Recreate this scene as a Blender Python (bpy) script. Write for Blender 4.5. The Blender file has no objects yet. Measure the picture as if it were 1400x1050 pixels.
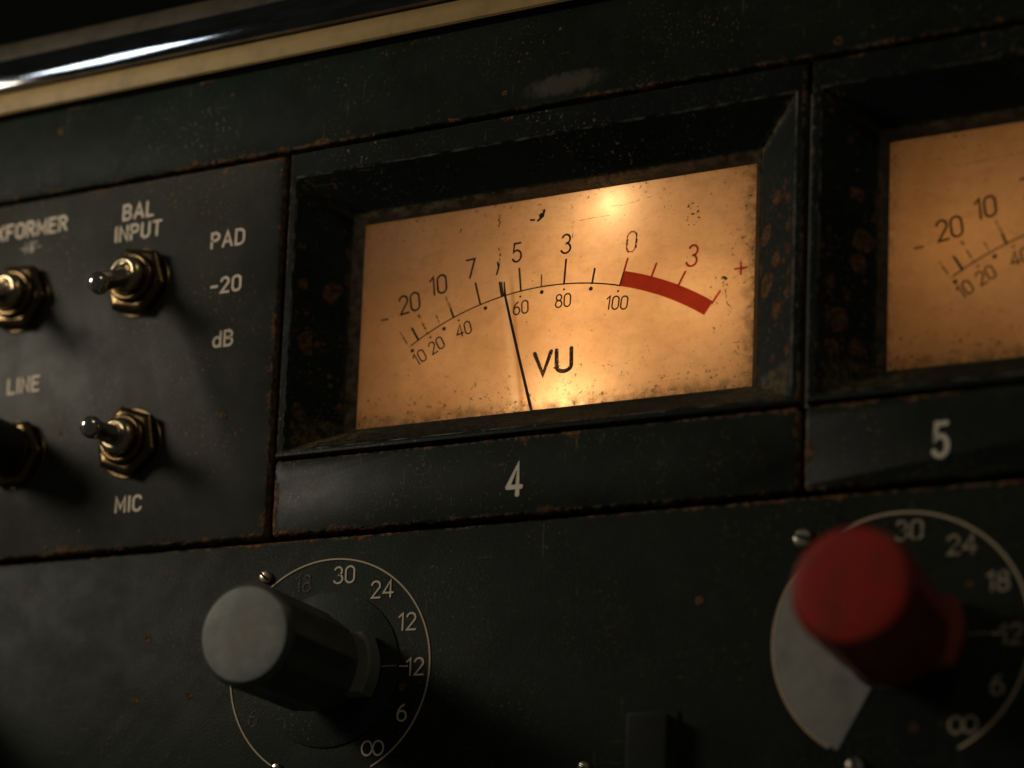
import bpy, bmesh, math, random
from mathutils import Vector, Matrix
from math import sin, cos, pi, radians as RAD
random.seed(4)
S = bpy.context.scene
COL = S.collection
# 1 Blender unit = 1 cm.  X runs along the console front, +Y goes into the panel, Z is up.
# ------------------------------------------------------------------ camera
cam = bpy.data.cameras.new('camera'); camo = bpy.data.objects.new('camera', cam); COL.objects.link(camo)
X = Vector((0.92040961, 0.38922127, 0.03678252)); F = Vector((-0.39085992, 0.91402346, 0.10858011)); U = Vector((0.0086416, -0.11431498, 0.99340697))
M = Matrix((X, U, -F)).transposed().to_4x4(); M.translation = Vector((16.3529, -26.9671, -15.6913))
camo.matrix_world = M
cam.sensor_fit = 'HORIZONTAL'; cam.sensor_width = 36; cam.lens = 64.841; cam.shift_x = -0.0016; cam.shift_y = 0.4542
cam.clip_start = 0.5; cam.clip_end = 1000
cam.dof.use_dof = True; cam.dof.focus_distance = 31.15; cam.dof.aperture_fstop = 0.076; cam.dof.aperture_blades = 9
S.camera = camo
# ------------------------------------------------------------------ world, lamps, exposure
W = bpy.data.worlds.new('World'); S.world = W; W.use_nodes = True
W.node_tree.nodes['Background'].inputs[0].default_value = (0.95, 1.0, 0.88, 1); W.node_tree.nodes['Background'].inputs[1].default_value = 0.024
S.view_settings.view_transform = 'Standard'; S.view_settings.look = 'None'; S.view_settings.exposure = 0; S.view_settings.gamma = 1

def area(name, loc, target, power, sx, sy, colr, up=None, spread=180):
    l = bpy.data.lights.new(name, 'AREA'); l.shape = 'RECTANGLE'; l.size = sx; l.size_y = sy; l.energy = power; l.color = colr; l.spread = RAD(spread)
    o = bpy.data.objects.new(name, l); COL.objects.link(o)
    z = (Vector(loc) - Vector(target)).normalized()
    x = Vector(up) if up else Vector((1, 0, 0))
    y = z.cross(x).normalized(); x = y.cross(z)
    m = Matrix((x, y, z)).transposed().to_4x4(); m.translation = Vector(loc); o.matrix_world = m
    return o
area('key_lamp', (-22, -16, 4.5), (-1, 0, -4.5), 3900, 7.5, 7.5, (1, 0.88, 0.72))
area('tube_lamp', (-17.45, -22.0, 7.5), (-3.5, -0.83, 1.95), 11, 5.0, 3.6, (0.78, 0.90, 1.0), up=(5.25, 0.1, 4.85), spread=17)
area('warm_lamp', (20, -16, 20), (4, 0, -3), 620, 9, 9, (1, 0.82, 0.55))

# ------------------------------------------------------------------ node helpers
class NT:
    def __init__(s, name):
        s.m = bpy.data.materials.new(name); s.m.use_nodes = True; s.t = s.m.node_tree; s.t.nodes.clear()
        s.out = s.n('ShaderNodeOutputMaterial'); s._tc = None
    def n(s, ty, **k):
        x = s.t.nodes.new(ty)
        for a, b in k.items(): setattr(x, a, b)
        return x
    def put(s, sock, v):
        if isinstance(v, bpy.types.NodeSocket): s.t.links.new(v, sock)
        elif isinstance(v, (tuple, list)) and len(v) == 3 and sock.type == 'RGBA': sock.default_value = (*v, 1)
        else: sock.default_value = v
    def obj(s):
        if not s._tc: s._tc = s.n('ShaderNodeTexCoord').outputs['Object']
        return s._tc
    def math(s, op, a, b=0.0, c=None, clamp=False):
        x = s.n('ShaderNodeMath', operation=op, use_clamp=clamp); s.put(x.inputs[0], a); s.put(x.inputs[1], b)
        if c is not None: s.put(x.inputs[2], c)
        return x.outputs[0]
    def mapping(s, scale=(1, 1, 1), loc=(0, 0, 0), rot=(0, 0, 0), vec=None):
        x = s.n('ShaderNodeMapping'); s.put(x.inputs[0], vec or s.obj()); x.inputs['Scale'].default_value = scale; x.inputs['Location'].default_value = loc; x.inputs['Rotation'].default_value = rot
        return x.outputs[0]
    def noise(s, scale, detail=3, rough=0.55, vec=None, off=0, dist=0):
        x = s.n('ShaderNodeTexNoise'); s.put(x.inputs['Vector'], vec or (s.mapping(loc=(off, off * 1.7, off * 0.6)) if off else s.obj()))
        x.inputs['Scale'].default_value = scale; x.inputs['Detail'].default_value = detail; x.inputs['Roughness'].default_value = rough; x.inputs['Distortion'].default_value = dist
        return x.outputs[0]
    def voro(s, scale, feature='F1', vec=None, out='Distance', rnd=1):
        x = s.n('ShaderNodeTexVoronoi', feature=feature); s.put(x.inputs['Vector'], vec or s.obj()); x.inputs['Scale'].default_value = scale; x.inputs['Randomness'].default_value = rnd
        return x.outputs[out]
    def xz(s, kx=1, kz=1, ox=0, oz=0):
        p = s.n('ShaderNodeSeparateXYZ'); s.put(p.inputs[0], s.obj()); c = s.n('ShaderNodeCombineXYZ')
        s.put(c.inputs[0], s.math('MULTIPLY_ADD', p.outputs[0], kx, ox)); s.put(c.inputs[1], s.math('MULTIPLY_ADD', p.outputs[2], kz, oz)); return c.outputs[0]
    def ramp(s, f, a, b):                       # smooth step from a to b
        x = s.n('ShaderNodeMapRange', interpolation_type='SMOOTHSTEP'); s.put(x.inputs[0], f); s.put(x.inputs[1], a); s.put(x.inputs[2], b)
        return x.outputs[0]
    def mix(s, f, a, b):
        x = s.n('ShaderNodeMix', data_type='RGBA'); s.put(x.inputs[0], f); s.put(x.inputs[6], a); s.put(x.inputs[7], b)
        return x.outputs[2]
    def mixf(s, f, a, b):
        x = s.n('ShaderNodeMix', data_type='FLOAT'); s.put(x.inputs[0], f); s.put(x.inputs[2], a); s.put(x.inputs[3], b)
        return x.outputs[0]
    def bump(s, h, strength, dist=0.02, nrm=None):
        x = s.n('ShaderNodeBump'); x.inputs['Strength'].default_value = strength; x.inputs['Distance'].default_value = dist; s.put(x.inputs['Height'], h)
        if nrm: s.put(x.inputs['Normal'], nrm)
        return x.outputs[0]
    def bsdf(s, col, rough=0.5, metal=0.0, nrm=None, spec=0.5, coat=0.0):
        x = s.n('ShaderNodeBsdfPrincipled'); s.put(x.inputs['Base Color'], col); s.put(x.inputs['Roughness'], rough); s.put(x.inputs['Metallic'], metal)
        s.put(x.inputs['Specular IOR Level'], spec)
        if coat: x.inputs['Coat Weight'].default_value = coat; x.inputs['Coat Roughness'].default_value = 0.12
        if nrm: s.put(x.inputs['Normal'], nrm)
        return x.outputs[0]
    def done(s, sh):
        s.t.links.new(sh, s.out.inputs[0]); return s.m

def sepxyz(n, vec=None):
    x = n.n('ShaderNodeSeparateXYZ'); n.put(x.inputs[0], vec or n.obj()); return x.outputs

def paint(name, hx=None, hz=None, rust=1.0, edge=1.0, wrinkle=0.2, off=0.0, spots=0.0, speck=1.0, tint=(0.0088, 0.0120, 0.0092), blobs=0.0, rough=0.48, spec=0.16):
    """old dark console paint: chipped and rusted at its edges (hx, hz half sizes about the object's origin), specks, pits, scratches"""
    n = NT(name); P = sepxyz(n)
    big = n.noise(0.55, 4, 0.6, off=off + 3); mid = n.noise(3.0, 5, 0.6, off=off + 1)
    c = n.mix(n.ramp(big, 0.3, 0.7), tint, tuple(t * 1.5 + 0.001 for t in tint))
    c = n.mix(n.math('MULTIPLY', n.ramp(mid, 0.45, 0.75), 0.5), c, tuple(t * 1.6 + 0.004 for t in tint))
    rough_n = n.mixf(n.ramp(n.noise(1.6, 6, 0.65, off=off + 9), 0.3, 0.75), rough - 0.03, rough + 0.08)
    # fine dust specks in drifts
    drift = n.ramp(n.noise(0.8, 3, 0.5, off=off + 21), 0.40, 0.68)
    sp = n.math('MAXIMUM', n.ramp(n.noise(15, 2, 0.75, off=off + 5), 0.622, 0.68), n.ramp(n.noise(1, 3, 0.7, vec=n.mapping((22, 10, 9), (off, 3, 0), (0, 0.6, 0))), 0.66, 0.70))
    spm = n.math('MULTIPLY', n.math('MULTIPLY', sp, n.math('ADD', n.math('MULTIPLY', drift, 0.95), 0.08)), min(1, 0.55 * speck))
    c = n.mix(spm, c, (0.20, 0.14, 0.075))
    # hairline scratches
    s1 = n.noise(1.0, 2, 0.5, vec=n.mapping((0.9, 3, 30), (off, 0, 0), (0, RAD(37), 0)))
    s2 = n.noise(1.0, 2, 0.5, vec=n.mapping((24, 3, 1.1), (0, off, 2), (0, RAD(-20), 0)))
    sc = n.math('MULTIPLY', n.math('MAXIMUM', n.ramp(s1, 0.705, 0.74), n.ramp(s2, 0.715, 0.75)), n.math('MULTIPLY', n.ramp(mid, 0.42, 0.6), 0.5))
    c = n.mix(sc, c, (0.15, 0.125, 0.085))
    if name == 'rail_paint':                   # rubbed patch of tan grime above the middle meter
        e = n.math('ADD', n.math('POWER', n.math('MULTIPLY', n.math('ADD', P[0], n.math('ADD', 0.4, n.math('MULTIPLY', P[2], -0.7))), 1.15), 2), n.math('POWER', n.math('MULTIPLY', n.math('ADD', P[2], 0.54), 4.2), 2))
        e = n.math('ADD', e, n.math('MULTIPLY', n.math('SUBTRACT', n.noise(6, 5, 0.7), 0.5), 1.6))
        c = n.mix(n.math('MULTIPLY', n.ramp(e, 0.9, 0.1), 0.75), c, (0.085, 0.078, 0.055))
    rm = None
    if hx:
        dx = n.math('SUBTRACT', hx, n.math('ABSOLUTE', P[0])); dz = n.math('SUBTRACT', hz, n.math('ABSOLUTE', P[2]))
        d = n.math('MINIMUM', dx, dz)
        nz = n.noise(2.3, 7, 0.66, off=off + 2); nz2 = n.noise(7, 4, 0.6, off=off + 6)
        wz = n.noise(0.42, 3, 0.6, off=off + 31)              # stretches of edge that were knocked, stretches that were not
        th = n.math('ADD', n.math('ADD', n.math('MULTIPLY', d, 0.95 / edge), 0.60 - 0.09 * rust), n.math('MULTIPLY', n.math('SUBTRACT', 0.5, wz), 0.55))
        rm = n.ramp(n.math('SUBTRACT', n.math('ADD', n.math('MULTIPLY', nz, 0.75), n.math('MULTIPLY', nz2, 0.25)), th), -0.01, 0.03)
        # thin bare line along the arris
        arr = n.math('MULTIPLY', n.ramp(d, 0.075, 0.02), n.math('MULTIPLY', n.ramp(nz2, 0.46, 0.60), 0.75 * min(1, rust)))
        arr = n.math('MULTIPLY', arr, n.math('ADD', 0.12, n.ramp(wz, 0.42, 0.60)))
        c = n.mix(arr, c, (0.20, 0.135, 0.07))
    if spots:                                  # small rust pits, each with a dark heart
        v = n.n('ShaderNodeTexVoronoi', feature='F1', voronoi_dimensions='2D'); n.put(v.inputs['Vector'], n.xz(1, 1, off, off * 2)); v.inputs['Scale'].default_value = 0.95
        rr = n.math('MULTIPLY', sepxyz(n, v.outputs['Color'])[0], 0.072)
        keep = n.math('GREATER_THAN', sepxyz(n, v.outputs['Color'])[1], 1 - spots)
        dd = n.math('ADD', v.outputs['Distance'], n.math('MULTIPLY', n.math('SUBTRACT', nz2 if hx else mid, 0.5), 0.09))
        pit = n.math('MULTIPLY', n.math('MULTIPLY', n.ramp(dd, n.math('ADD', rr, 0.015), rr), n.mixf(n.ramp(dd, n.math('MULTIPLY', rr, 0.25), n.math('MULTIPLY', rr, 0.6)), 0.35, 1.0)), keep)
        rm = n.math('MAXIMUM', rm, pit) if rm is not None else pit
    if blobs:                                  # round rust blooms on the slopes of the meter frame
        v = n.n('ShaderNodeTexVoronoi', feature='F1', voronoi_dimensions='2D'); n.put(v.inputs['Vector'], n.xz(1, 0.7, off, off)); v.inputs['Scale'].default_value = 3.3
        cx = sepxyz(n, v.outputs['Color'])
        dd = n.math('ADD', v.outputs['Distance'], n.math('MULTIPLY', n.math('SUBTRACT', n.noise(8, 4, 0.65), 0.5), 0.42))
        bl = n.ramp(dd, n.math('MULTIPLY', cx[0], 0.56), n.math('SUBTRACT', n.math('MULTIPLY', cx[0], 0.56), 0.10))
        side = n.ramp(n.math('MINIMUM', n.math('SUBTRACT', 4.7, n.math('ABSOLUTE', P[0])), 9), 1.02, 0.85)
        inner = n.ramp(n.math('MINIMUM', n.math('SUBTRACT', 4.7, n.math('ABSOLUTE', P[0])), 9), 0.20, 0.36)
        zlim = n.ramp(n.math('ABSOLUTE', n.math('ADD', P[2], 0.25)), 2.1, 1.5)
        bl = n.math('MULTIPLY', n.math('MULTIPLY', bl, n.math('MULTIPLY', side, zlim)), n.math('MULTIPLY', inner, n.math('GREATER_THAN', cx[1], 1 - blobs)))
        v2 = n.n('ShaderNodeTexVoronoi', feature='F1', voronoi_dimensions='2D'); n.put(v2.inputs['Vector'], n.xz(1, 0.8, off + 3, off)); v2.inputs['Scale'].default_value = 8.5
        c2 = sepxyz(n, v2.outputs['Color'])
        b2 = n.math('MULTIPLY', n.ramp(n.math('ADD', v2.outputs['Distance'], n.math('MULTIPLY', n.math('SUBTRACT', n.noise(20, 3, 0.6), 0.5), 0.5)), n.math('MULTIPLY', c2[0], 0.42), n.math('SUBTRACT', n.math('MULTIPLY', c2[0], 0.42), 0.12)), n.math('MULTIPLY', n.math('MULTIPLY', side, n.ramp(n.noise(1.3, 3, off=4), 0.42, 0.6)), n.math('GREATER_THAN', c2[1], 0.4)))
        bl = n.math('MAXIMUM', bl, n.math('MULTIPLY', b2, n.ramp(P[1], 0.0, 0.05)))
        rm = n.math('MAXIMUM', rm, bl) if rm is not None else bl
        # dust lying on the lower slope, in the inner lip and along the mitres; worn line round the opening with its edge highlight painted in
        sl = n.math('MULTIPLY', n.math('MULTIPLY', n.ramp(P[2], -2.0, -2.12), n.ramp(P[1], 0.02, 0.10)), n.math('ADD', 0.22, n.math('MULTIPLY', n.ramp(n.math('ABSOLUTE', P[0]), 2.6, 4.0), 0.7))); lip = n.ramp(P[1], 0.66, 0.72)
        mit = n.ramp(n.math('ABSOLUTE', n.math('SUBTRACT', n.math('SUBTRACT', 4.485, n.math('ABSOLUTE', P[0])), n.math('MULTIPLY', P[1], 1.02))), 0.16, 0.0)
        mit = n.math('MULTIPLY', mit, n.math('MULTIPLY', n.ramp(n.math('ABSOLUTE', n.math('SUBTRACT', n.math('SUBTRACT', 2.29, P[2]), n.math('MULTIPLY', P[1], 0.67))), 0.2, 0.0), n.ramp(P[1], 0.02, 0.08)))
        du = n.math('MULTIPLY', n.math('MAXIMUM', n.math('MAXIMUM', sl, mit), n.math('MULTIPLY', lip, 0.5)), n.ramp(n.noise(7, 6, 0.72, off=2), 0.36, 0.66))
        c = n.mix(n.math('MULTIPLY', du, 0.75), c, (0.15, 0.115, 0.05))
        op = n.math('MAXIMUM', n.math('SUBTRACT', n.math('ABSOLUTE', P[0]), 4.50), n.math('MAXIMUM', n.math('SUBTRACT', P[2], 2.30), n.math('SUBTRACT', -2.688, P[2])))
        ln = n.math('MULTIPLY', n.math('MULTIPLY', n.ramp(n.math('ABSOLUTE', op), 0.020, 0.006), n.ramp(n.noise(2.2, 7, 0.72, off=12), 0.42, 0.60)), n.ramp(P[1], 0.03, 0.015))
        c = n.mix(n.math('MULTIPLY', ln, 0.6), c, (0.24, 0.22, 0.18)); rough_n = n.mixf(ln, rough_n, 0.3)
    nrm = None
    if wrinkle: nrm = n.bump(n.noise(26, 3, 0.6), wrinkle, 0.02)
    if rm is not None:
        rc = n.mix(n.ramp(n.noise(11, 5, 0.7, off=4), 0.35, 0.7), (0.048, 0.021, 0.009), (0.215, 0.108, 0.048))
        c = n.mix(n.math('MULTIPLY', rm, 0.85), c, rc)
        rough_n = n.mixf(rm, rough_n, 0.88)
        nrm = n.bump(n.math('MULTIPLY', rm, n.noise(14, 4, 0.7)), 0.7, 0.03, nrm)
    return n.done(n.bsdf(c, rough_n, 0, nrm, spec))

def letter_paint(name, col, wear=0.45, scale=9, soft=0.08, rough=0.6, strength=1.0, glow=0.0):
    n = NT(name)
    w = n.math('ADD', n.math('MULTIPLY', n.noise(scale, 5, 0.65), 0.7), n.math('MULTIPLY', n.noise(scale * 3.3, 3, 0.6, off=3), 0.3))
    m = n.math('MULTIPLY', n.ramp(w, wear - soft, wear + soft), strength)
    c = n.mix(n.noise(6, 3, off=8), col, tuple(x * 0.72 for x in col))
    mx = n.n('ShaderNodeMixShader'); n.put(mx.inputs[0], m); n.put(mx.inputs[1], n.n('ShaderNodeBsdfTransparent').outputs[0]); sh = n.bsdf(c, rough, spec=0.2)
    if glow:                                   # thin ink: the bulbs behind the card shine through it
        tl = n.n('ShaderNodeBsdfTranslucent'); n.put(tl.inputs[0], c); m2 = n.n('ShaderNodeMixShader'); m2.inputs[0].default_value = glow; n.put(m2.inputs[1], sh); n.put(m2.inputs[2], tl.outputs[0]); sh = m2.outputs[0]
    n.put(mx.inputs[2], sh)
    return n.done(mx.outputs[0])

def metal(name, col, rough, dirt=(0.03, 0.02, 0.012), amt=0.4, sc=7):
    n = NT(name); z = n.ramp(n.noise(sc, 5, 0.65), 0.45, 0.72)
    c = n.mix(n.math('MULTIPLY', z, amt), col, dirt)
    return n.done(n.bsdf(c, n.mixf(n.noise(sc * 2.5, 3), rough * 0.75, rough * 1.35), n.mixf(n.math('MULTIPLY', z, amt), 1.0, 0.35), n.bump(n.noise(sc * 4, 3), 0.06, 0.01)))

def plastic(name, col, rough=0.5, dust=(0.16, 0.14, 0.11), amt=0.25, spec=0.4):
    n = NT(name); a = n.noise(2.2, 5, 0.65); b = n.noise(30, 3, 0.6)
    c = n.mix(n.math('MULTIPLY', n.ramp(a, 0.42, 0.72), amt), col, dust)
    c = n.mix(n.math('MULTIPLY', n.ramp(b, 0.66, 0.74), 0.3), c, dust)
    return n.done(n.bsdf(c, n.mixf(a, rough - 0.1, rough + 0.15), 0, n.bump(n.math('ADD', b, n.math('MULTIPLY', a, 2)), 0.08, 0.02), spec))

MT = {}
MT['letter'] = letter_paint('engraved_letter_paint', (0.72, 0.60, 0.455), 0.36)
MT['letter_dim'] = letter_paint('dim_letter_paint', (0.42, 0.36, 0.26), 0.42)
MT['letter_faint'] = letter_paint('faint_letter_paint', (0.42, 0.35, 0.28), 0.44, 14, 0.06)
MT['ghost'] = letter_paint('ghost_letter_paint', (0.11, 0.095, 0.07), 0.50, 16, 0.05)
MT['number'] = letter_paint('channel_number_paint', (0.80, 0.73, 0.58), 0.36, 5, 0.06)
MT['ring'] = letter_paint('dial_ring_paint', (0.58, 0.46, 0.32), 0.33, 4, 0.06)
MT['scale_black'] = letter_paint('scale_ink', (0.035, 0.022, 0.014), 0.37, 14, 0.05)
MT['scale_worn'] = letter_paint('worn_scale_ink', (0.045, 0.028, 0.016), 0.50, 12, 0.04)
MT['scale_red'] = letter_paint('red_scale_ink', (0.58, 0.088, 0.052), 0.33, 7, 0.07, glow=0.62)
MT['scale_vu'] = letter_paint('lettering_ink', (0.05, 0.03, 0.018), 0.41, 24, 0.05)
MT['crack'] = letter_paint('card_crack', (0.16, 0.085, 0.04), 0.50, 10, 0.05, strength=0.75)
MT['brass'] = metal('aged_brass', (0.125, 0.083, 0.036), 0.27, amt=0.85)
MT['chrome'] = metal('dulled_chrome', (0.62, 0.57, 0.50), 0.15, amt=0.3)
MT['bushing'] = metal('bushing_brass', (0.42, 0.33, 0.20), 0.24, amt=0.5, sc=9)
MT['nickel'] = metal('worn_nickel', (0.85, 0.75, 0.60), 0.27, amt=0.4, sc=12)
MT['darkplate'] = paint('skirt_paint', wrinkle=0.28, tint=(0.0080, 0.0125, 0.0100), speck=1.2, rough=0.52, spec=0.15)
MT['grey_cap'] = plastic('grey_knob_cap', (0.23, 0.245, 0.22), 0.55, (0.26, 0.20, 0.155), 0.45)
MT['dark_plastic'] = plastic('dark_knob_body', (0.058, 0.063, 0.050), 0.34, (0.10, 0.09, 0.065), 0.35)
MT['nib_plastic'] = plastic('grey_knob_nib', (0.17, 0.178, 0.15), 0.42, (0.12, 0.10, 0.07), 0.35)
n_ = NT('grey_knob_cap'); P_ = sepxyz(n_); r_ = n_.math('SQRT', n_.math('ADD', n_.math('MULTIPLY', P_[0], P_[0]), n_.math('MULTIPLY', P_[2], P_[2])))
c_ = n_.mix(n_.ramp(n_.noise(3.2, 6, 0.68), 0.35, 0.7), (0.165, 0.183, 0.160), (0.235, 0.245, 0.215))
c_ = n_.mix(n_.math('MULTIPLY', n_.math('MULTIPLY', n_.ramp(r_, 0.55, 0.05), n_.ramp(n_.noise(2.0, 5, 0.7, off=3), 0.3, 0.65)), 0.65), c_, (0.22, 0.155, 0.115))
c_ = n_.mix(n_.math('MULTIPLY', n_.ramp(n_.noise(18, 4, 0.75), 0.55, 0.75), 0.4), c_, (0.12, 0.12, 0.10))
s_ = n_.ramp(n_.noise(1.0, 2, 0.5, vec=n_.mapping((2, 2, 34), (0, 0, 0), (0, RAD(25), 0))), 0.66, 0.72); c_ = n_.mix(n_.math('MULTIPLY', s_, 0.35), c_, (0.40, 0.39, 0.35))
MT['grey_cap'] = n_.done(n_.bsdf(c_, 0.6, 0, n_.bump(n_.noise(16, 4, 0.7), 0.18, 0.02), 0.3))
MT['red_plastic'] = plastic('red_knob_plastic', (0.42, 0.024, 0.013), 0.42, (0.17, 0.03, 0.02), 0.7)
MT['red_body'] = plastic('red_knob_body', (0.22, 0.016, 0.009), 0.40, (0.09, 0.03, 0.02), 0.6)
MT['red_nib'] = plastic('red_knob_nib', (0.26, 0.05, 0.016), 0.42, (0.10, 0.03, 0.02), 0.5)
MT['wedge'] = plastic('grey_dial_sector', (0.275, 0.275, 0.24), 0.6, (0.15, 0.145, 0.12), 0.6)
MT['black_rubber'] = plastic('black_lever_plastic', (0.012, 0.012, 0.011), 0.45, (0.03, 0.028, 0.02), 0.2)
MT['cavity'] = plastic('dark_gap', (0.008, 0.007, 0.006), 0.9, (0.02, 0.015, 0.01), 0.3, 0.1)
MT['housing'] = plastic('meter_housing', (0.35, 0.30, 0.22), 0.8, (0.2, 0.15, 0.1), 0.3, 0.1)

# ------------------------------------------------------------------ mesh helpers
def link(name, me, mat, parent=None, loc=(0, 0, 0), smooth=None):
    o = bpy.data.objects.new(name, me); COL.objects.link(o); o.location = loc
    if parent: o.parent = parent
    if mat:
        for x in (mat if isinstance(mat, list) else [mat]): me.materials.append(x)
    if smooth is not None:
        me.shade_smooth(); me.set_sharp_from_angle(angle=RAD(smooth))
    return o
def mesh(name, vs, fs, mat, parent=None, loc=(0, 0, 0), smooth=None):
    me = bpy.data.meshes.new(name); me.from_pydata(vs, [], fs); me.update()
    bm = bmesh.new(); bm.from_mesh(me); bmesh.ops.recalc_face_normals(bm, faces=bm.faces); bm.to_mesh(me); bm.free()
    return link(name, me, mat, parent, loc, smooth)
def thing(name, label, cat, loc=(0, 0, 0), group=None):
    o = bpy.data.objects.new(name, None); COL.objects.link(o); o.location = loc; o.empty_display_size = 0.5
    return tag(o, label, cat, group)
def tag(o, label, cat, group=None):
    o['label'] = label; o['category'] = cat
    if group: o['group'] = group
    return o

def chipped_panel(name, x0, x1, z0, z1, yf, yb, mat, parent=None, bev=0.04, jit=0.012, corner=0.08, step=0.11):
    """metal plate: rounded corners, slightly ragged arris, origin at its centre"""
    cx, cz = (x0 + x1) / 2, (z0 + z1) / 2; hx, hz = (x1 - x0) / 2, (z1 - z0) / 2
    def outline(ins):
        pts = []; r = corner
        for sx, sz, a0 in ((1, 1, 0), (-1, 1, 90), (-1, -1, 180), (1, -1, 270)):
            for k in range(4):
                a = RAD(a0 + k * 30); pts.append((sx * (hx - r) + cos(a) * (r - ins), sz * (hz - r) + sin(a) * (r - ins)))
        out = []
        for i, p in enumerate(pts):
            q = pts[(i + 1) % len(pts)]; L = math.dist(p, q); m = max(1, int(L / step))
            for k in range(m): out.append((p[0] + (q[0] - p[0]) * k / m, p[1] + (q[1] - p[1]) * k / m))
        return out
    rnd = random.Random(name + str(round(x0, 2)))
    A = outline(0); nn = len(A); B = []
    for (x, z) in A:
        k = bev * (1 + rnd.uniform(-0.35, 0.35)) + (rnd.random() < 0.06) * rnd.uniform(0, jit * 4)
        B.append((x - math.copysign(min(k, 9), x) * (abs(x) > hx - corner * .9), z - math.copysign(k, z) * (abs(z) > hz - corner * .9)))
    A = [(x + rnd.uniform(-jit, jit) * 0.5, z + rnd.uniform(-jit, jit) * 0.5) for x, z in A]
    B2 = [((a[0] + 2 * b[0]) / 3 + (a[0] - b[0]) * .1, (a[1] + 2 * b[1]) / 3 + (a[1] - b[1]) * .1) for a, b in zip(A, B)]
    vs = [(x, yb, z) for x, z in A] + [(x, yf + bev, z) for x, z in A] + [(x, yf + bev * 0.28, z) for x, z in B2] + [(x, yf, z) for x, z in B]
    fs = []
    for r in range(3):
        for i in range(nn):
            j = (i + 1) % nn; fs.append((r * nn + i, r * nn + j, (r + 1) * nn + j, (r + 1) * nn + i))
    fs.append(tuple(3 * nn + i for i in range(nn))); fs.append(tuple(reversed(range(nn))))
    return mesh(name, vs, fs, mat, parent, (cx, 0, cz), 40)

def box(bm, x0, x1, y0, y1, z0, z1, bev=0.0, seg=2):
    r = bmesh.ops.create_cube(bm, size=1, matrix=Matrix.Translation(((x0 + x1) / 2, (y0 + y1) / 2, (z0 + z1) / 2)) @ Matrix.Diagonal((x1 - x0, y1 - y0, z1 - z0, 1)))
    if bev: bmesh.ops.bevel(bm, geom=list({e for v in r['verts'] for e in v.link_edges}), offset=bev, segments=seg, affect='EDGES', profile=0.6)
def bmobj(name, bm, mat, parent=None, loc=(0, 0, 0), smooth=40):
    me = bpy.data.meshes.new(name); bm.to_mesh(me); bm.free(); return link(name, me, mat, parent, loc, smooth)

def lathe(name, prof, mat, parent=None, loc=(0, 0, 0), n=48, lobes=None, smooth=35, sides=None, rot=None):
    """prof: (radius, y) rows, axis along Y; lobes(theta, y) scales the radius; sides: regular polygon; rows of radius 0 close the ends"""
    vs, fs, rows = [], [], []
    for r, y in prof:
        if r <= 1e-6: rows.append([len(vs)]); vs.append((0, y, 0)); continue
        row = []
        for i in range(n):
            t = 2 * pi * i / n; k = lobes(t, y) if lobes else 1
            if sides:
                s = 2 * pi / sides; k *= cos(s / 2) / cos((t % s) - s / 2)
            row.append(len(vs)); vs.append((r * k * cos(t), y, r * k * sin(t)))
        rows.append(row)
    for a, b in zip(rows, rows[1:]):
        if len(a) == 1 or len(b) == 1:
            big, c = (b, a[0]) if len(a) == 1 else (a, b[0])
            for i in range(n): fs.append((big[i], big[(i + 1) % n], c))
        else:
            for i in range(n): fs.append((a[i], a[(i + 1) % n], b[(i + 1) % n], b[i]))
    o = mesh(name, vs, fs, mat, parent, loc, smooth)
    if rot: o.rotation_euler = rot
    return o

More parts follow.
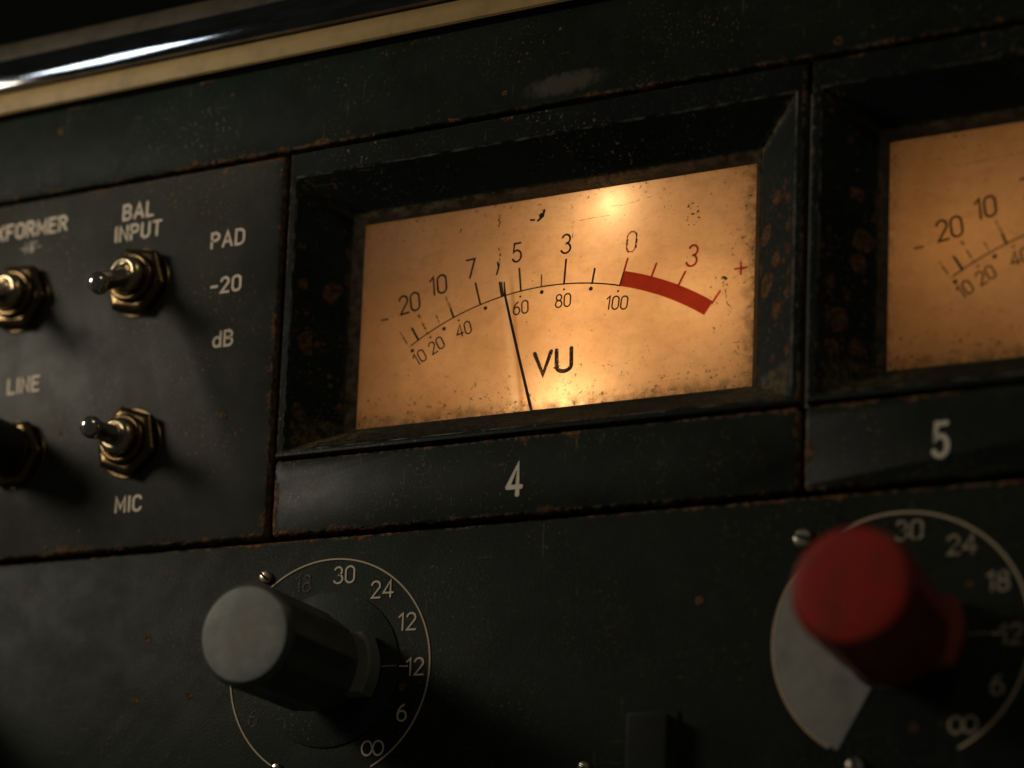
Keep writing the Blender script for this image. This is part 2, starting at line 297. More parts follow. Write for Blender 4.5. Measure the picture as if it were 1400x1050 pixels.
# ------------------------------------------------------------------ a stroke alphabet for engraved and printed lettering
def arc(cx, cy, rx, ry, a0, a1, n=None):
    n = n or max(4, int(abs(a1 - a0) / 15)); return [(cx + rx * cos(RAD(a0 + (a1 - a0) * i / n)), cy + ry * sin(RAD(a0 + (a1 - a0) * i / n))) for i in range(n + 1)]
_o = lambda w: arc(w / 2, .74, w / 2, .26, 0, 180) + arc(w / 2, .26, w / 2, .26, 180, 360) + [(w, .74)]
GLYPH = {
 '0': (.48, [_o(.48)]),
 '1': (.24, [[(0, .80), (.20, 1), (.20, 0)]]),
 '2': (.48, [arc(.24, .73, .23, .27, 165, -28) + [(.02, 0), (.48, 0)]]),
 '3': (.48, [arc(.23, .755, .21, .245, 155, -80) + arc(.23, .265, .25, .265, 80, -155)]),
 '4': (.52, [[(.40, 0), (.40, 1), (.01, .27)], [(0, .26), (.54, .26)]]),
 '5': (.46, [[(.43, 1), (.10, 1), (.05, .53)] + arc(.22, .31, .24, .31, 125, -150)]),
 '6': (.48, [arc(.24, .30, .24, .30, 0, 360), arc(.52, .33, .52, .67, 180, 108)]),
 '7': (.46, [[(0, 1), (.46, 1), (.15, 0)]]),
 '8': (.48, [arc(.24, .765, .20, .235, -90, 270), arc(.24, .265, .24, .265, 90, 450)]),
 'A': (.56, [[(0, 0), (.28, 1), (.56, 0)], [(.10, .30), (.46, .30)]]),
 'B': (.48, [[(0, 0), (0, 1), (.24, 1)] + arc(.24, .765, .21, .235, 90, -90) + arc(.24, .265, .24, .265, 90, -90) + [(0, 0)], [(0, .53), (.24, .53)]]),
 'C': (.48, [arc(.25, .72, .25, .28, 20, 180) + arc(.25, .28, .25, .28, 180, 340)]),
 'D': (.50, [[(0, 0), (0, 1), (.20, 1)] + arc(.22, .70, .28, .30, 90, 0) + arc(.22, .30, .28, .30, 0, -90) + [(.20, 0), (0, 0)]]),
 'd': (.44, [[(.44, 1), (.44, 0)], arc(.22, .32, .22, .32, 20, 340)]),
 'E': (.42, [[(.42, 1), (0, 1), (0, 0), (.42, 0)], [(0, .52), (.36, .52)]]),
 'F': (.42, [[(.42, 1), (0, 1), (0, 0)], [(0, .50), (.36, .50)]]),
 'I': (.02, [[(.01, 0), (.01, 1)]]),
 'L': (.40, [[(0, 1), (0, 0), (.40, 0)]]),
 'M': (.58, [[(0, 0), (0, 1), (.29, .25), (.58, 1), (.58, 0)]]),
 'N': (.48, [[(0, 0), (0, 1), (.48, 0), (.48, 1)]]),
 'O': (.50, [_o(.50)]),
 'P': (.46, [[(0, 0), (0, 1), (.22, 1)] + arc(.22, .745, .24, .255, 90, -90) + [(0, .49)]]),
 'R': (.48, [[(0, 0), (0, 1), (.22, 1)] + arc(.22, .755, .24, .245, 90, -90) + [(0, .51)], [(.22, .50), (.48, 0)]]),
 'T': (.50, [[(0, 1), (.50, 1)], [(.25, .98), (.25, 0)]]),
 'U': (.48, [[(0, 1), (0, .26)] + arc(.24, .26, .24, .26, 180, 360) + [(.48, 1)]]),
 'V': (.54, [[(0, 1), (.27, 0), (.54, 1)]]),
 'X': (.52, [[(0, 0), (.52, 1)], [(0, 1), (.52, 0)]]),
 '-': (.36, [[(0, .46), (.36, .46)]]),
 '+': (.56, [[(0, .5), (.56, .5)], [(.28, .78), (.28, .22)]]),
 ' ': (.25, []),
 'o': (1.0, [arc(.745, .46, .235, .30, -140, 132) + [(.43, .46 - .20)], arc(.255, .46, .235, .30, 320, 48) + [(.57, .46 - .20)]]),   # infinity sign
}
class Print:
    """flat lettering laid on a surface facing -Y, as ribbons of even stroke width"""
    K = 0
    def __init__(s): s.v, s.f, s.k = [], [], Print.K; Print.K += 5
    def ribbon(s, pts, w, taper=None):
        P = [Vector(p) for p in pts]; closed = (P[0] - P[-1]).length < 1e-6
        if closed: P = P[:-1]
        n = len(P); L, R = [], []
        for i in range(n):
            a = P[(i - 1) % n] if (closed or i > 0) else None; b = P[(i + 1) % n] if (closed or i < n - 1) else None
            d1 = (P[i] - a).normalized() if a is not None else None; d2 = (b - P[i]).normalized() if b is not None else None
            d1 = d1 or d2; d2 = d2 or d1; t = (d1 + d2)
            t = t.normalized() if t.length > 1e-4 else Vector((-d1.y, d1.x)); nn = Vector((-t.y, t.x))
            m = 1 / max(0.5, nn.dot(Vector((-d1.y, d1.x)))); ww = w * (taper(i / (n - 1)) if taper else 1)
            L.append(P[i] + nn * ww / 2 * m); R.append(P[i] - nn * ww / 2 * m)
        y = -0.0005 * (s.k % 12); s.k += 1; b0 = len(s.v)
        for l, r in zip(L, R): s.v += [(l.x, y, l.y), (r.x, y, r.y)]
        for i in range(n - (0 if closed else 1)):
            j = (i + 1) % n; s.f.append((b0 + 2 * i, b0 + 2 * i + 1, b0 + 2 * j + 1, b0 + 2 * j))
        if not closed and not taper:
            for i, sg in ((0, -1), (n - 1, 1)):
                d = (P[1] - P[0]).normalized() if i == 0 else (P[-1] - P[-2]).normalized(); nn = Vector((-d.y, d.x)); c = len(s.v); m = 5
                for k in range(m + 1):
                    a = -pi / 2 + pi * k / m; q = P[i] + (d * sg * cos(a) + nn * sin(a)) * w / 2; s.v.append((q.x, y, q.y))
                s.f.append(tuple(range(c, c + m + 1)))
    def text(s, t, cx, cz, h, w, wf=1.0, sp=0.2, rot=0, jit=0):
        tot = sum(GLYPH[c][0] * wf for c in t) + sp * (len(t) - 1); x = -tot / 2; c0, s0 = cos(RAD(rot)), sin(RAD(rot))
        for ch in t:
            gw, st = GLYPH[ch]
            for poly in st:
                q = []
                for px, pz in poly:
                    a, b = (x + px * wf) * h, (pz - 0.5) * h; q.append((cx + a * c0 - b * s0, cz + a * s0 + b * c0))
                s.ribbon(q, w)
            x += gw * wf + sp
    def dot(s, cx, cz, r, n=14):
        y = -0.0005 * (s.k % 12); s.k += 1; c = len(s.v); s.v += [(cx + r * cos(2 * pi * i / n), y, cz + r * sin(2 * pi * i / n)) for i in range(n)]; s.f.append(tuple(range(c, c + n)))
    def sector(s, cx, cz, r0, r1, a0, a1, n=32):
        A, B = arc(cx, cz, r0, r0, a0, a1, n), arc(cx, cz, r1, r1, a0, a1, n); c = len(s.v)
        y = -0.0005 * (s.k % 12); s.k += 1
        for p, q in zip(A, B): s.v += [(p[0], y, p[1]), (q[0], y, q[1])]
        for i in range(n): s.f.append((c + 2 * i, c + 2 * i + 1, c + 2 * i + 3, c + 2 * i + 2))
    def build(s, name, mat, parent, loc):
        me = bpy.data.meshes.new(name); me.from_pydata(s.v, [], s.f); me.update(); return link(name, me, mat, parent, loc)

# ------------------------------------------------------------------ large panels
back = thing('console_chassis', 'dark chassis behind the seams between the console panels', 'chassis')
bm = bmesh.new(); box(bm, -9, 22, 0.36, 0.5, -14, -7.0); box(bm, -9, 0.0, 0.36, 0.5, -6.99, 0.9); box(bm, -0.02, 22, 0.36, 0.5, -7.0, -5.55); box(bm, -0.02, 22, 0.36, 0.5, -0.3, 0.9)
bmobj('backing_plate', bm, MT['cavity'], back, smooth=None)

rail = thing('top_rail', 'long black scuffed metal rail above the glowing meters, under the brass strip', 'rail', (6, 0, 0.75))
p = chipped_panel('rail_plate', -9, 21, 0.035, 1.75, -0.01, 0.33, paint('rail_paint', 15, 0.86, rust=1.15, edge=1.0, wrinkle=0.15, off=2.3, spots=0.30, speck=2.2, spec=0.05, rough=0.55), bev=0.03)
p.parent = rail; p.location -= rail.location

sw = thing('switch_panel', 'dark metal panel lettered BAL INPUT, PAD and MIC left of the glowing meter', 'panel', (-4.5, 0, -3.5))
p = chipped_panel('plate', -9, -0.055, -7.0, -0.05, -0.03, 0.33, paint('switch_panel_paint', 4.47, 3.475, rust=0.95, edge=1.3, wrinkle=0.07, off=11.1, spots=0.10, speck=1.7, tint=(0.0285, 0.0290, 0.0230), rough=0.44, spec=0.12), bev=0.06, corner=0.07)
p.parent = sw; p.location -= sw.location
for t, x, z in (('BAL', -3.12, -0.62), ('INPUT', -3.095, -1.02), ('XFORMER', -5.53, -0.62), ('PAD', -1.16, -1.44), ('-20', -1.15, -2.30), ('dB', -1.15, -3.30), ('LINE', -5.46, -3.68), ('MIC', -2.95, -6.17)):
    L = Print(); L.text(t, x, z, 0.268, 0.050, 1.22, 0.32); L.build('lettering', MT['letter'], sw, Vector((0, -0.036, 0)) - sw.location)
L = Print(); L.text('-MIF-', -5.5, -0.99, 0.19, 0.034, 1.0, 0.16); L.build('worn_lettering', MT['letter_faint'], sw, Vector((0, -0.036, 0)) - sw.location)

cp = thing('control_panel', 'wide dark pitted metal panel carrying the grey and the red knob', 'panel', (6, 0, -10.5))
p = chipped_panel('plate', -9, 21, -14.5, -7.10, -0.01, 0.33, paint('control_panel_paint', 15, 3.7, rust=0.95, edge=0.9, wrinkle=0.32, off=5.2, spots=0.24, speck=0.9, rough=0.52, spec=0.10), bev=0.035)
p.parent = cp; p.location -= cp.location
def scale_ring(cx, cz, nums, ghosts, wedge):
    r = Print(); r.sector(0, 0, 1.895, 1.922 if not wedge else 1.935, -62, 238, 120)
    d = r.build('dial_ring', MT['ring'], cp, Vector((cx, -0.019, cz)) - cp.location)
    for s, a in nums:
        t = Print(); t.text(s, 1.64 * cos(RAD(a)), 1.64 * sin(RAD(a)), 0.40 if s == 'o' else 0.28, 0.042 if wedge else 0.032, 1.2 if s != 'o' else 1.05, 0.22)
        t.build('numeral', MT['letter_dim' if wedge else 'letter'], d, (0, 0, 0))
    for s, a in ghosts:
        g = Print(); g.text(s, 1.62 * cos(RAD(a)), 1.62 * sin(RAD(a)), 0.28, 0.03, 1.15, 0.2); g.build('worn_numeral', MT['ghost'], d, (0, 0, 0))
    if wedge:
        w = Print(); w.sector(0, 0, 0.4, 1.89, 148, 242, 60); w.build('grey_sector', MT['wedge'], d, (0, 0.003, 0))
scale_ring(1.29, -9.40, (('30', 82), ('24', 54), ('12', 27), ('12', -1), ('6', -29), ('o', -56)), (('18', 110), ('6', 209), ('12', 180)), False)
scale_ring(10.92, -9.38, (('30', 85), ('24', 56), ('18', 28), ('12', -1), ('6', -28), ('o', -54)), (), True)
def screw(x, z, r):
    o = lathe('screw', [(0, -0.10), (r * .45, -0.098), (r * .8, -0.08), (r, -0.03), (r, 0.05)], MT['nickel'], cp, Vector((x, -0.01, z)) - cp.location, n=20)
    bm = bmesh.new(); box(bm, -r * .85, r * .85, -0.108, -0.06, -r * .17, r * .17); s = bmobj('screw_slot', bm, MT['cavity'], o, smooth=None); s.rotation_euler = (0, random.uniform(0, 3), 0)
for x, z, r in ((-0.006, -7.722, 0.115), (9.443, -7.754, 0.15), (10.313, -11.30, 0.15), (5.998, -11.21, 0.10), (0.405, -11.08, 0.10)): screw(x, z, r)

for nm, x0, lab in (('4', 0.0, 'narrow black metal strip painted with a white number 4 below the left meter'), ('5', 9.4, 'narrow black metal strip painted with a white number 5 below the right meter')):
    st = thing('number_strip', lab, 'number plate', (x0 + 4.7, 0, -6.33), 'number strips below the meters')
    p = chipped_panel('plate', x0 + 0.045, x0 + 9.36, -7.0, -5.66, -0.025, 0.33, paint('strip_paint_' + nm, 4.66, 0.67, rust=1.05, edge=0.9, wrinkle=0.14, off=7.7 + x0, speck=1.1), bev=0.045)
    p.parent = st; p.location -= st.location
    L = Print(); L.text(nm, x0 + (4.6 if nm == '4' else 2.11), -6.40, 0.50, 0.080, 0.88); L.build('number', MT['number'], st, Vector((0, -0.031, 0)) - st.location)

# ------------------------------------------------------------------ VU meters
def card_material():
    n = NT('aged_dial_card'); P = sepxyz(n)
    c = n.mix(n.ramp(n.noise(0.9, 5, 0.6), 0.3, 0.72), (0.84, 0.66, 0.46), (0.74, 0.54, 0.34))
    c = n.mix(n.math('MULTIPLY', n.ramp(n.noise(5, 5, 0.7, off=2), 0.42, 0.8), 0.38), c, (0.50, 0.31, 0.16))
    c = n.mix(n.math('MULTIPLY', n.ramp(n.noise(38, 3, 0.7, off=5), 0.5, 0.75), 0.22), c, (0.45, 0.28, 0.14))
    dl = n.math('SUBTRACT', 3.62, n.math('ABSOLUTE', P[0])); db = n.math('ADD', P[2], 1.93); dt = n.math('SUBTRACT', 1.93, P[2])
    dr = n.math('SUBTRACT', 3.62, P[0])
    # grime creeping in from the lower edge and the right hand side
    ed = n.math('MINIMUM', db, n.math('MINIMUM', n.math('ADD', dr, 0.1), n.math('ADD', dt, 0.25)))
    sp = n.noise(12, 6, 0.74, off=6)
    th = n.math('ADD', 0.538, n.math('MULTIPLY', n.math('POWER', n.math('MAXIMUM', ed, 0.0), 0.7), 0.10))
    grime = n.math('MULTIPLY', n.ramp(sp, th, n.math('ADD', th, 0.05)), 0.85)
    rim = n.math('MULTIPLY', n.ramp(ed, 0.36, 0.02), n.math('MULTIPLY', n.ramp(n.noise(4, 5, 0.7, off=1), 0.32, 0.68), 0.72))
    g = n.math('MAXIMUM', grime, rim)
    fly = n.ramp(n.noise(13, 2, 0.65, off=15), 0.715, 0.75)
    g = n.math('MAXIMUM', g, n.math('MULTIPLY', fly, 0.6))
    # needle's soft shadow, painted into the card colour as a brown streak
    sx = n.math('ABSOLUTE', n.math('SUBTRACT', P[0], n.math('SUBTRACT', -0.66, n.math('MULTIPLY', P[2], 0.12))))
    needle_shade = n.math("MULTIPLY", n.ramp(sx, 0.07, 0.0), n.math("MULTIPLY", n.ramp(P[2], 0.75, 0.2), 0.55))
    c = n.mix(needle_shade, c, (0.42, 0.24, 0.10))
    sx2 = n.math('ABSOLUTE', n.math('SUBTRACT', P[0], n.math('SUBTRACT', -0.80, n.math('MULTIPLY', P[2], 0.13))))
    pale = n.math('MULTIPLY', n.ramp(sx2, 0.12, 0.0), n.math('MULTIPLY', n.ramp(P[2], 1.0, 0.4), 0.5)); c = n.mix(pale, c, (0.92, 0.80, 0.62))
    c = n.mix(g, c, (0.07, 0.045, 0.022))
    a = n.n('ShaderNodeBsdfTranslucent'); n.put(a.inputs[0], c)
    b = n.bsdf(c, 0.75, spec=0.15); mx = n.n('ShaderNodeMixShader'); mx.inputs[0].default_value = 0.45
    n.put(mx.inputs[1], a.outputs[0]); n.put(mx.inputs[2], b); return n.done(mx.outputs[0])
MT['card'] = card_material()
def glass_material():
    n = NT('meter_glass'); fr = n.n('ShaderNodeFresnel'); fr.inputs[0].default_value = 1.45
    g = n.n('ShaderNodeBsdfGlossy'); g.inputs['Roughness'].default_value = 0.06
    m1 = n.n('ShaderNodeMixShader'); n.put(m1.inputs[0], n.math('MULTIPLY', fr.outputs[0], 0.8)); n.put(m1.inputs[1], n.n('ShaderNodeBsdfTransparent').outputs[0]); n.put(m1.inputs[2], g.outputs[0])
    P = sepxyz(n); ed = n.math('MINIMUM', n.math('SUBTRACT', 3.72, n.math('ABSOLUTE', P[0])), n.math('SUBTRACT', 2.1, n.math('ABSOLUTE', P[2])))
    du = n.math('MULTIPLY', n.ramp(ed, 0.42, 0.0), n.ramp(n.noise(5, 6, 0.7), 0.38, 0.7))
    sm = n.math('MULTIPLY', n.ramp(n.noise(1.0, 5, 0.65, vec=n.mapping((1, 1, 2.2), (3, 0, 0), (0, 0.5, 0)), dist=1.2), 0.45, 0.75), 0.045)
    du = n.math('ADD', n.math('MULTIPLY', du, 0.35), n.math('ADD', sm, 0.012), clamp=True)
    d = n.n('ShaderNodeBsdfDiffuse'); n.put(d.inputs[0], (0.30, 0.22, 0.12)); m2 = n.n('ShaderNodeMixShader'); n.put(m2.inputs[0], du); n.put(m2.inputs[1], m1.outputs[0]); n.put(m2.inputs[2], d.outputs[0])
    return n.done(m2.outputs[0])
MT['glass'] = glass_material()
CX, CZ, R0 = 4.70, -7.545, 4.85          # centre and radius of the scale arc, relative to the meter column
def pol(r, a): return (CX + r * cos(RAD(a)), CZ + r * sin(RAD(a)))

def vu_meter(x0, label, off, hot):
    t = thing('vu_meter', label, 'meter', (x0 + 4.7, 0, -2.8), 'glowing meters in the console')
    O = Vector((x0, 0, 0)) - t.location
    # frame: flat rim, sloping reveal, steep inner lip
    rings = [(0.045, -0.045, 9.355, -5.60, 0.30), (0.045, -0.045, 9.355, -5.60, 0.02), (0.075, -0.075, 9.325, -5.57, -0.02), (0.185, -0.485, 9.215, -5.50, -0.02), (0.215, -0.515, 9.185, -5.475, 0.005), (0.93, -0.98, 8.47, -4.98, 0.70), (0.96, -1.00, 8.44, -4.96, 0.715), (1.085, -1.09, 8.31, -4.895, 0.925), (1.085, -1.09, 8.31, -4.895, 1.0)]
    vs, fs = [], []; per = None; rnd = random.Random(5)
    for k, (xa, za, xb, zb, y) in enumerate(rings):
        ring = []
        for (p, q, m) in (((xa, za), (xb, za), 60), ((xb, za), (xb, zb), 36), ((xb, zb), (xa, zb), 60), ((xa, zb), (xa, za), 36)):
            for i in range(m): ring.append((p[0] + (q[0] - p[0]) * i / m, p[1] + (q[1] - p[1]) * i / m))
        per = len(ring); j = 0.009 if k in (2, 3, 4) else 0.0
        vs += [(x - 4.7 + rnd.uniform(-j, j), y + rnd.uniform(-j, j) * .4, z + 2.8 + rnd.uniform(-j, j)) for x, z in ring]
    for k in range(len(rings) - 1):
        for i in range(per):
            a = k * per + i; b = k * per + (i + 1) % per; fs.append((a, b, b + per, a + per))
    fr = mesh('frame', vs, fs, paint('meter_frame_paint' + str(int(off)), 4.66, 2.78, rust=0.9, edge=0.7, wrinkle=0.22, off=off, blobs=0.62, speck=1.5, tint=(0.0058, 0.0086, 0.0074), spec=0.07, rough=0.52), t, (0, 0, 0), 25)
    for z0, z1, nm in ((-5.60, -5.535, 'lower_bead'),):
        bm = bmesh.new(); box(bm, x0 + 0.06, x0 + 9.34, -0.05, 0.0, z0 + 0.005, z1, 0.02); bmobj(nm, bm, MT['darkplate'], t, -t.location)
    bm = bmesh.new(); box(bm, -3.75, 3.75, 0, 0.02, -2.0, 2.0); bmobj('glass_pane', bm, MT['glass'], t, O + Vector((4.70, 0.70, -2.98)), smooth=None)
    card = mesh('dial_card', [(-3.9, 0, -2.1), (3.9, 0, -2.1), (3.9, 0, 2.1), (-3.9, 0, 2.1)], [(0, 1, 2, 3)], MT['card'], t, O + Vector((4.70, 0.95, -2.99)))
    CO = Vector((-4.70, -0.006, 2.99))
    def pr(nm, mt, fn, *a, **k):
        p = Print(); getattr(p, fn)(*a, **k); return p.build(nm, MT[mt], card, CO)
    K, Wn, Rd, Cr = 'scale_black', 'scale_worn', 'scale_red', 'crack'
    pr('scale_arc', K, 'ribbon', arc(CX, CZ, R0, R0, 122.4, 74.7, 60), 0.024)
    for a, r1, w, m in ((122.9, 5.19, .026, Wn), (120.45, 5.11, .04, K), (118.1, 5.25, .036, Wn), (114.9, 5.05, .022, Wn), (111.7, 5.27, .036, Wn), (105.4, 5.265, .036, K), (100.6, 5.12, .034, K), (96.3, 5.26, .036, K), (91.8, 5.06, .022, K), (86.9, 5.28, .036, K), (80.8, 5.10, .036, K), (74.74, 5.12, .034, K), (100.2, 5.10, .03, K)):
        pr('tick', m, 'ribbon', [pol(R0, a), pol(r1, a)], w)
    pr('tick', K, 'ribbon', [pol(R0, 111.65), pol(5.02, 111.65)], 0.036)
    for a, big in ((122.7, 1), (117.9, 0), (114.45, 1), (110.8, 0), (104.5, 1), (96.5, 0), (91.7, 1), (86.8, 0), (80.85, 1), (74.8, 0)): pr('scale_dot', K, 'dot', *pol(4.752, a), 0.036 if big else 0.02)
    for s, a in (('20', 118.66), ('10', 112.37), ('7', 105.6), ('5', 96.55), ('3', 87.17)): pr('numeral', K, 'text', s, *pol(5.56, a), 0.33, 0.037, 1.05, 0.17, rot=(a - 90) * 0.30)
    pr('numeral', Wn, 'text', '0', *pol(5.61, 74.86), 0.36, 0.035, 0.95, rot=-5); pr('numeral', Rd, 'text', '0', *pol(5.613, 74.95), 0.35, 0.020, 0.95, rot=-5)
    pr('minus_sign', K, 'text', '-', *pol(5.61, 124.04), 0.36, 0.028, rot=3)
    for s, a in (('10', 122.06), ('20', 117.49), ('40', 110.45), ('60', 96.61), ('80', 86.77), ('100', 74.27)): pr('numeral', K, 'text', s, *pol(4.555, a), 0.225, 0.027, 1.05, 0.19, rot=(a - 90) * (1.0 if a > 115 else 0.75 if a > 105 else 0.4))
    pr('lettering', 'scale_vu', 'text', 'VU', 4.81, -4.06, 0.385, 0.074, 1.45, 0.26, rot=2)
    pr('red_zone', Rd, 'sector', CX, CZ, R0 - .01, 5.105, 74.7, 55.16, 48)
    for a, r0, r1 in ((74.74, 5.10, 5.32), (68.95, 5.06, 5.33), (63.08, 5.06, 5.345), (55.15, 5.07, 5.30)): pr('tick', Rd, 'ribbon', [pol(r0, a), pol(r1, a)], 0.038)
    pr('numeral', Rd, 'text', '3', *pol(5.63, 63.17), 0.36, 0.038, 1.0, rot=-9); pr('plus_sign', Rd, 'text', '+', *pol(5.78, 54.3), 0.36, 0.036, 1.0, rot=0)
    if hot:       # blots and cracks that only the middle meter shows
        B, B2 = Print(), Print()
        for i in range(9): B.dot(7.80 + random.uniform(-.04, .05), -3.07 + random.uniform(-.07, .1), random.uniform(.015, .045), 7)
        for i in range(26):
            a = random.uniform(0, 2 * pi); q = 1 if random.random() > .5 else -1
            B2.dot(7.22 + .10 * cos(a) + random.uniform(-.02, .02), -1.80 + .09 * q + .10 * sin(a), random.uniform(.006, .02), 6)
        B.ribbon([(3.737, -2.22), (3.75, -1.98), (3.72, -1.90)], .03); B2.ribbon([(3.70, -2.36), (3.73, -2.24), (3.71, -2.15)], .035)
        B2.ribbon([(3.70, -1.50), (3.73, -1.42), (3.69, -1.38), (3.72, -1.34)], .02); B2.ribbon([(2.97, -1.50), (2.99, -1.44)], .02)
        B2.ribbon([(4.44, -1.50), (4.53, -1.43), (4.55, -1.33)], .045); B2.dot(4.50, -1.42, .05, 7); B2.ribbon([(4.30, -1.47), (4.37, -1.48)], .035)
        B.ribbon([(7.82, -3.18), (7.85, -3.42), (7.93, -3.50)], .016)
        for p, m in ((B, Wn), (B2, K)): p.build('blot', MT[m], card, CO)['kind'] = 'stuff'
        pr('card_crack', Cr, 'ribbon', [(5.09, -1.90), (5.09, -1.62), (5.45, -1.60), (5.75, -1.60)], .012); pr('card_crack', Cr, 'ribbon', [(5.75, -1.44), (6.0, -1.46), (6.5, -1.38)], .010)
    else: pr('card_crack', Cr, 'ribbon', [(2.08, -1.66), (2.7, -1.62), (3.5, -1.58), (3.52, -1.2)], .012)
    # needle: thin flat blade standing clear of the card
    nv = [(3.88, -2.55), (3.905, -2.80), (4.05, -3.35), (4.24, -4.05), (4.49, -4.95), (4.56, -5.2)]; v, f = [], []
    wd = [.012, .022, .026, .027, .029, .03]
    for (x, z), w in zip(nv, wd):
        for sx, sy in ((-1, 0), (0, -1), (1, 0), (0, 1)): v.append((x + sx * w, sy * 0.012, z))
    for i in range(len(nv) - 1):
        for k in range(4): a = 4 * i + k; b = 4 * i + (k + 1) % 4; f.append((a, b, b + 4, a + 4))
    f += [(0, 1, 2, 3), tuple(range(len(v) - 4, len(v)))]
    mesh('needle', v, f, letter_paint('needle_paint' + str(int(off)), (0.03, 0.02, 0.014), 0.33, 12, 0.04), t, O + Vector((0, 0.87, 0)))
    # closed housing with its small bulbs behind the card
    bm = bmesh.new(); box(bm, 0.7, 8.7, 0.96, 2.4, -5.25, -0.75)
    for fc in [q for q in bm.faces if q.calc_center_median().y < 0.97]: bm.faces.remove(fc)
    bmobj('housing', bm, MT['housing'], t, O, smooth=None)
    def bulb(x, z, y, e, c, r):
        l = bpy.data.lights.new('meter_bulb_light', 'POINT'); l.energy = e; l.color = c; l.shadow_soft_size = r
        o = bpy.data.objects.new('meter_bulb_light', l); COL.objects.link(o); o.parent = t; o.location = O + Vector((x, y, z))
    if hot:
        bulb(5.78, -1.42, 1.34, 21, (1, 0.73, 0.45), 0.12); bulb(5.5, -1.65, 1.8, 30, (1, 0.60, 0.30), 0.1)
        bulb(4.95, -4.92, 1.36, 24, (1, 0.70, 0.40), 0.10); bulb(5.1, -4.5, 1.85, 38, (1, 0.60, 0.29), 0.1); bulb(5.45, -5.0, 1.5, 18, (1, 0.66, 0.36), 0.12); bulb(4.45, -4.98, 1.5, 12, (1, 0.66, 0.36), 0.12)
        bulb(5.2, -3.1, 2.25, 58, (1, 0.575, 0.26), 0.15); bulb(7.4, -3.3, 2.2, 55, (1, 0.595, 0.285), 0.15); bulb(2.6, -3.8, 2.2, 20, (1, 0.51, 0.195), 0.15)
    else:
        bulb(5.2, -3.1, 2.25, 78, (1, 0.55, 0.215), 0.15); bulb(7.4, -3.2, 2.2, 40, (1, 0.55, 0.22), 0.15); bulb(2.2, -2.9, 2.2, 24, (1, 0.53, 0.20), 0.15)
    return t
vu_meter(0.0, 'glowing amber meter with red zone and needle in full view above the number 4', 0.0, True)
vu_meter(9.4, 'glowing amber meter above the number 5, cut off by the right edge of the photo', 13.0, False)

# ------------------------------------------------------------------ toggle switches
def toggle(x, z, label, tip, hexrot, black=False):
    t = thing('toggle_switch', label, 'switch', (x, -0.03, z), 'toggle switches on the dark panel')
    hp = [(0.42, 0.0), (0.60, 0.0), (0.62, -0.03), (0.62, -0.17), (0.56, -0.225), (0.44, -0.235), (0.40, -0.20), (0.33, -0.20)]
    lathe('washer', [(0.3, 0), (0.64, 0), (0.655, -0.015), (0.64, -0.03), (0.3, -0.03)], MT['brass'], t, n=40)
    def hexk(th, y): return 1
    nut = lathe('hex_nut', [(0.3, -0.03), (0.645, -0.03), (0.665, -0.05), (0.668, -0.165), (0.655, -0.185), (0.62, -0.21), (0.565, -0.235), (0.54, -0.24), (0.35, -0.24)], MT['brass'], t, n=96, sides=6, smooth=38); nut.rotation_euler = (0, RAD(hexrot), 0)
    lathe('lock_ring', [(0.30, -0.24), (0.44, -0.24), (0.46, -0.26), (0.465, -0.29), (0.45, -0.325), (0.42, -0.345), (0.38, -0.35), (0.345, -0.33), (0.33, -0.28)], MT['brass'], t, n=48, smooth=60)
    # short bushing with a rounded mouth
    lathe('bushing', [(0.34, -0.2), (0.345, -0.36), (0.342, -0.40), (0.345, -0.43), (0.33, -0.48), (0.30, -0.52), (0.26, -0.545), (0.21, -0.555), (0.185, -0.54), (0.18, -0.3)], MT['bushing'], t, n=48, smooth=60)
    # bat lever: narrow in the bushing, swelling to a ball end
    a = Vector((0, -0.36, 0)); b = Vector(tip); d = b - a; Ln = d.length
    prof = [(0.0, -0.0)] if False else []
    ks = ((0, .19), (.2, .19), (.4, .178), (.6, .162), (.75, .158), (.86, .178))
    prof = [(r, -k * Ln) for k, r in ks] + [(0.20 * cos(RAD(q)), -Ln - 0.20 * sin(RAD(q))) for q in (-20, 0, 20, 40, 60, 75, 90)]
    if black: a = Vector((0, -0.26, 0)); d = b - a; Ln = d.length; prof = [(.22, 0), (.47, -.02), (.50, -.08), (.50, -.8), (.50, -Ln), (.47, -Ln - .1), (.36, -Ln - .17), (0, -Ln - .18)]
    lv = lathe('lever', prof, MT['black_rubber'] if black else MT['chrome'], t, a, n=40)
    lv.rotation_mode = 'QUATERNION'; lv.rotation_quaternion = Vector((0, -1, 0)).rotation_difference(d.normalized())
    return t
toggle(-3.007, -2.03, 'brass nutted toggle switch between the words BAL INPUT and the bare panel, lever tipped down', (0.02, -1.22, -0.50), 12)
toggle(-5.66, -1.99, 'blurred brass nutted toggle switch under the word XFORMER, cut by the left edge', (0.02, -1.30, -0.45), 5)
toggle(-2.983, -5.05, 'brass nutted toggle switch just above the word MIC, lever pointing outward', (0.03, -1.22, -0.10), 20)
toggle(-5.52, -5.03, 'black handled switch with brass nut under the word LINE, cut by the left edge', (-0.15, -1.45, 0.05), 0, True)

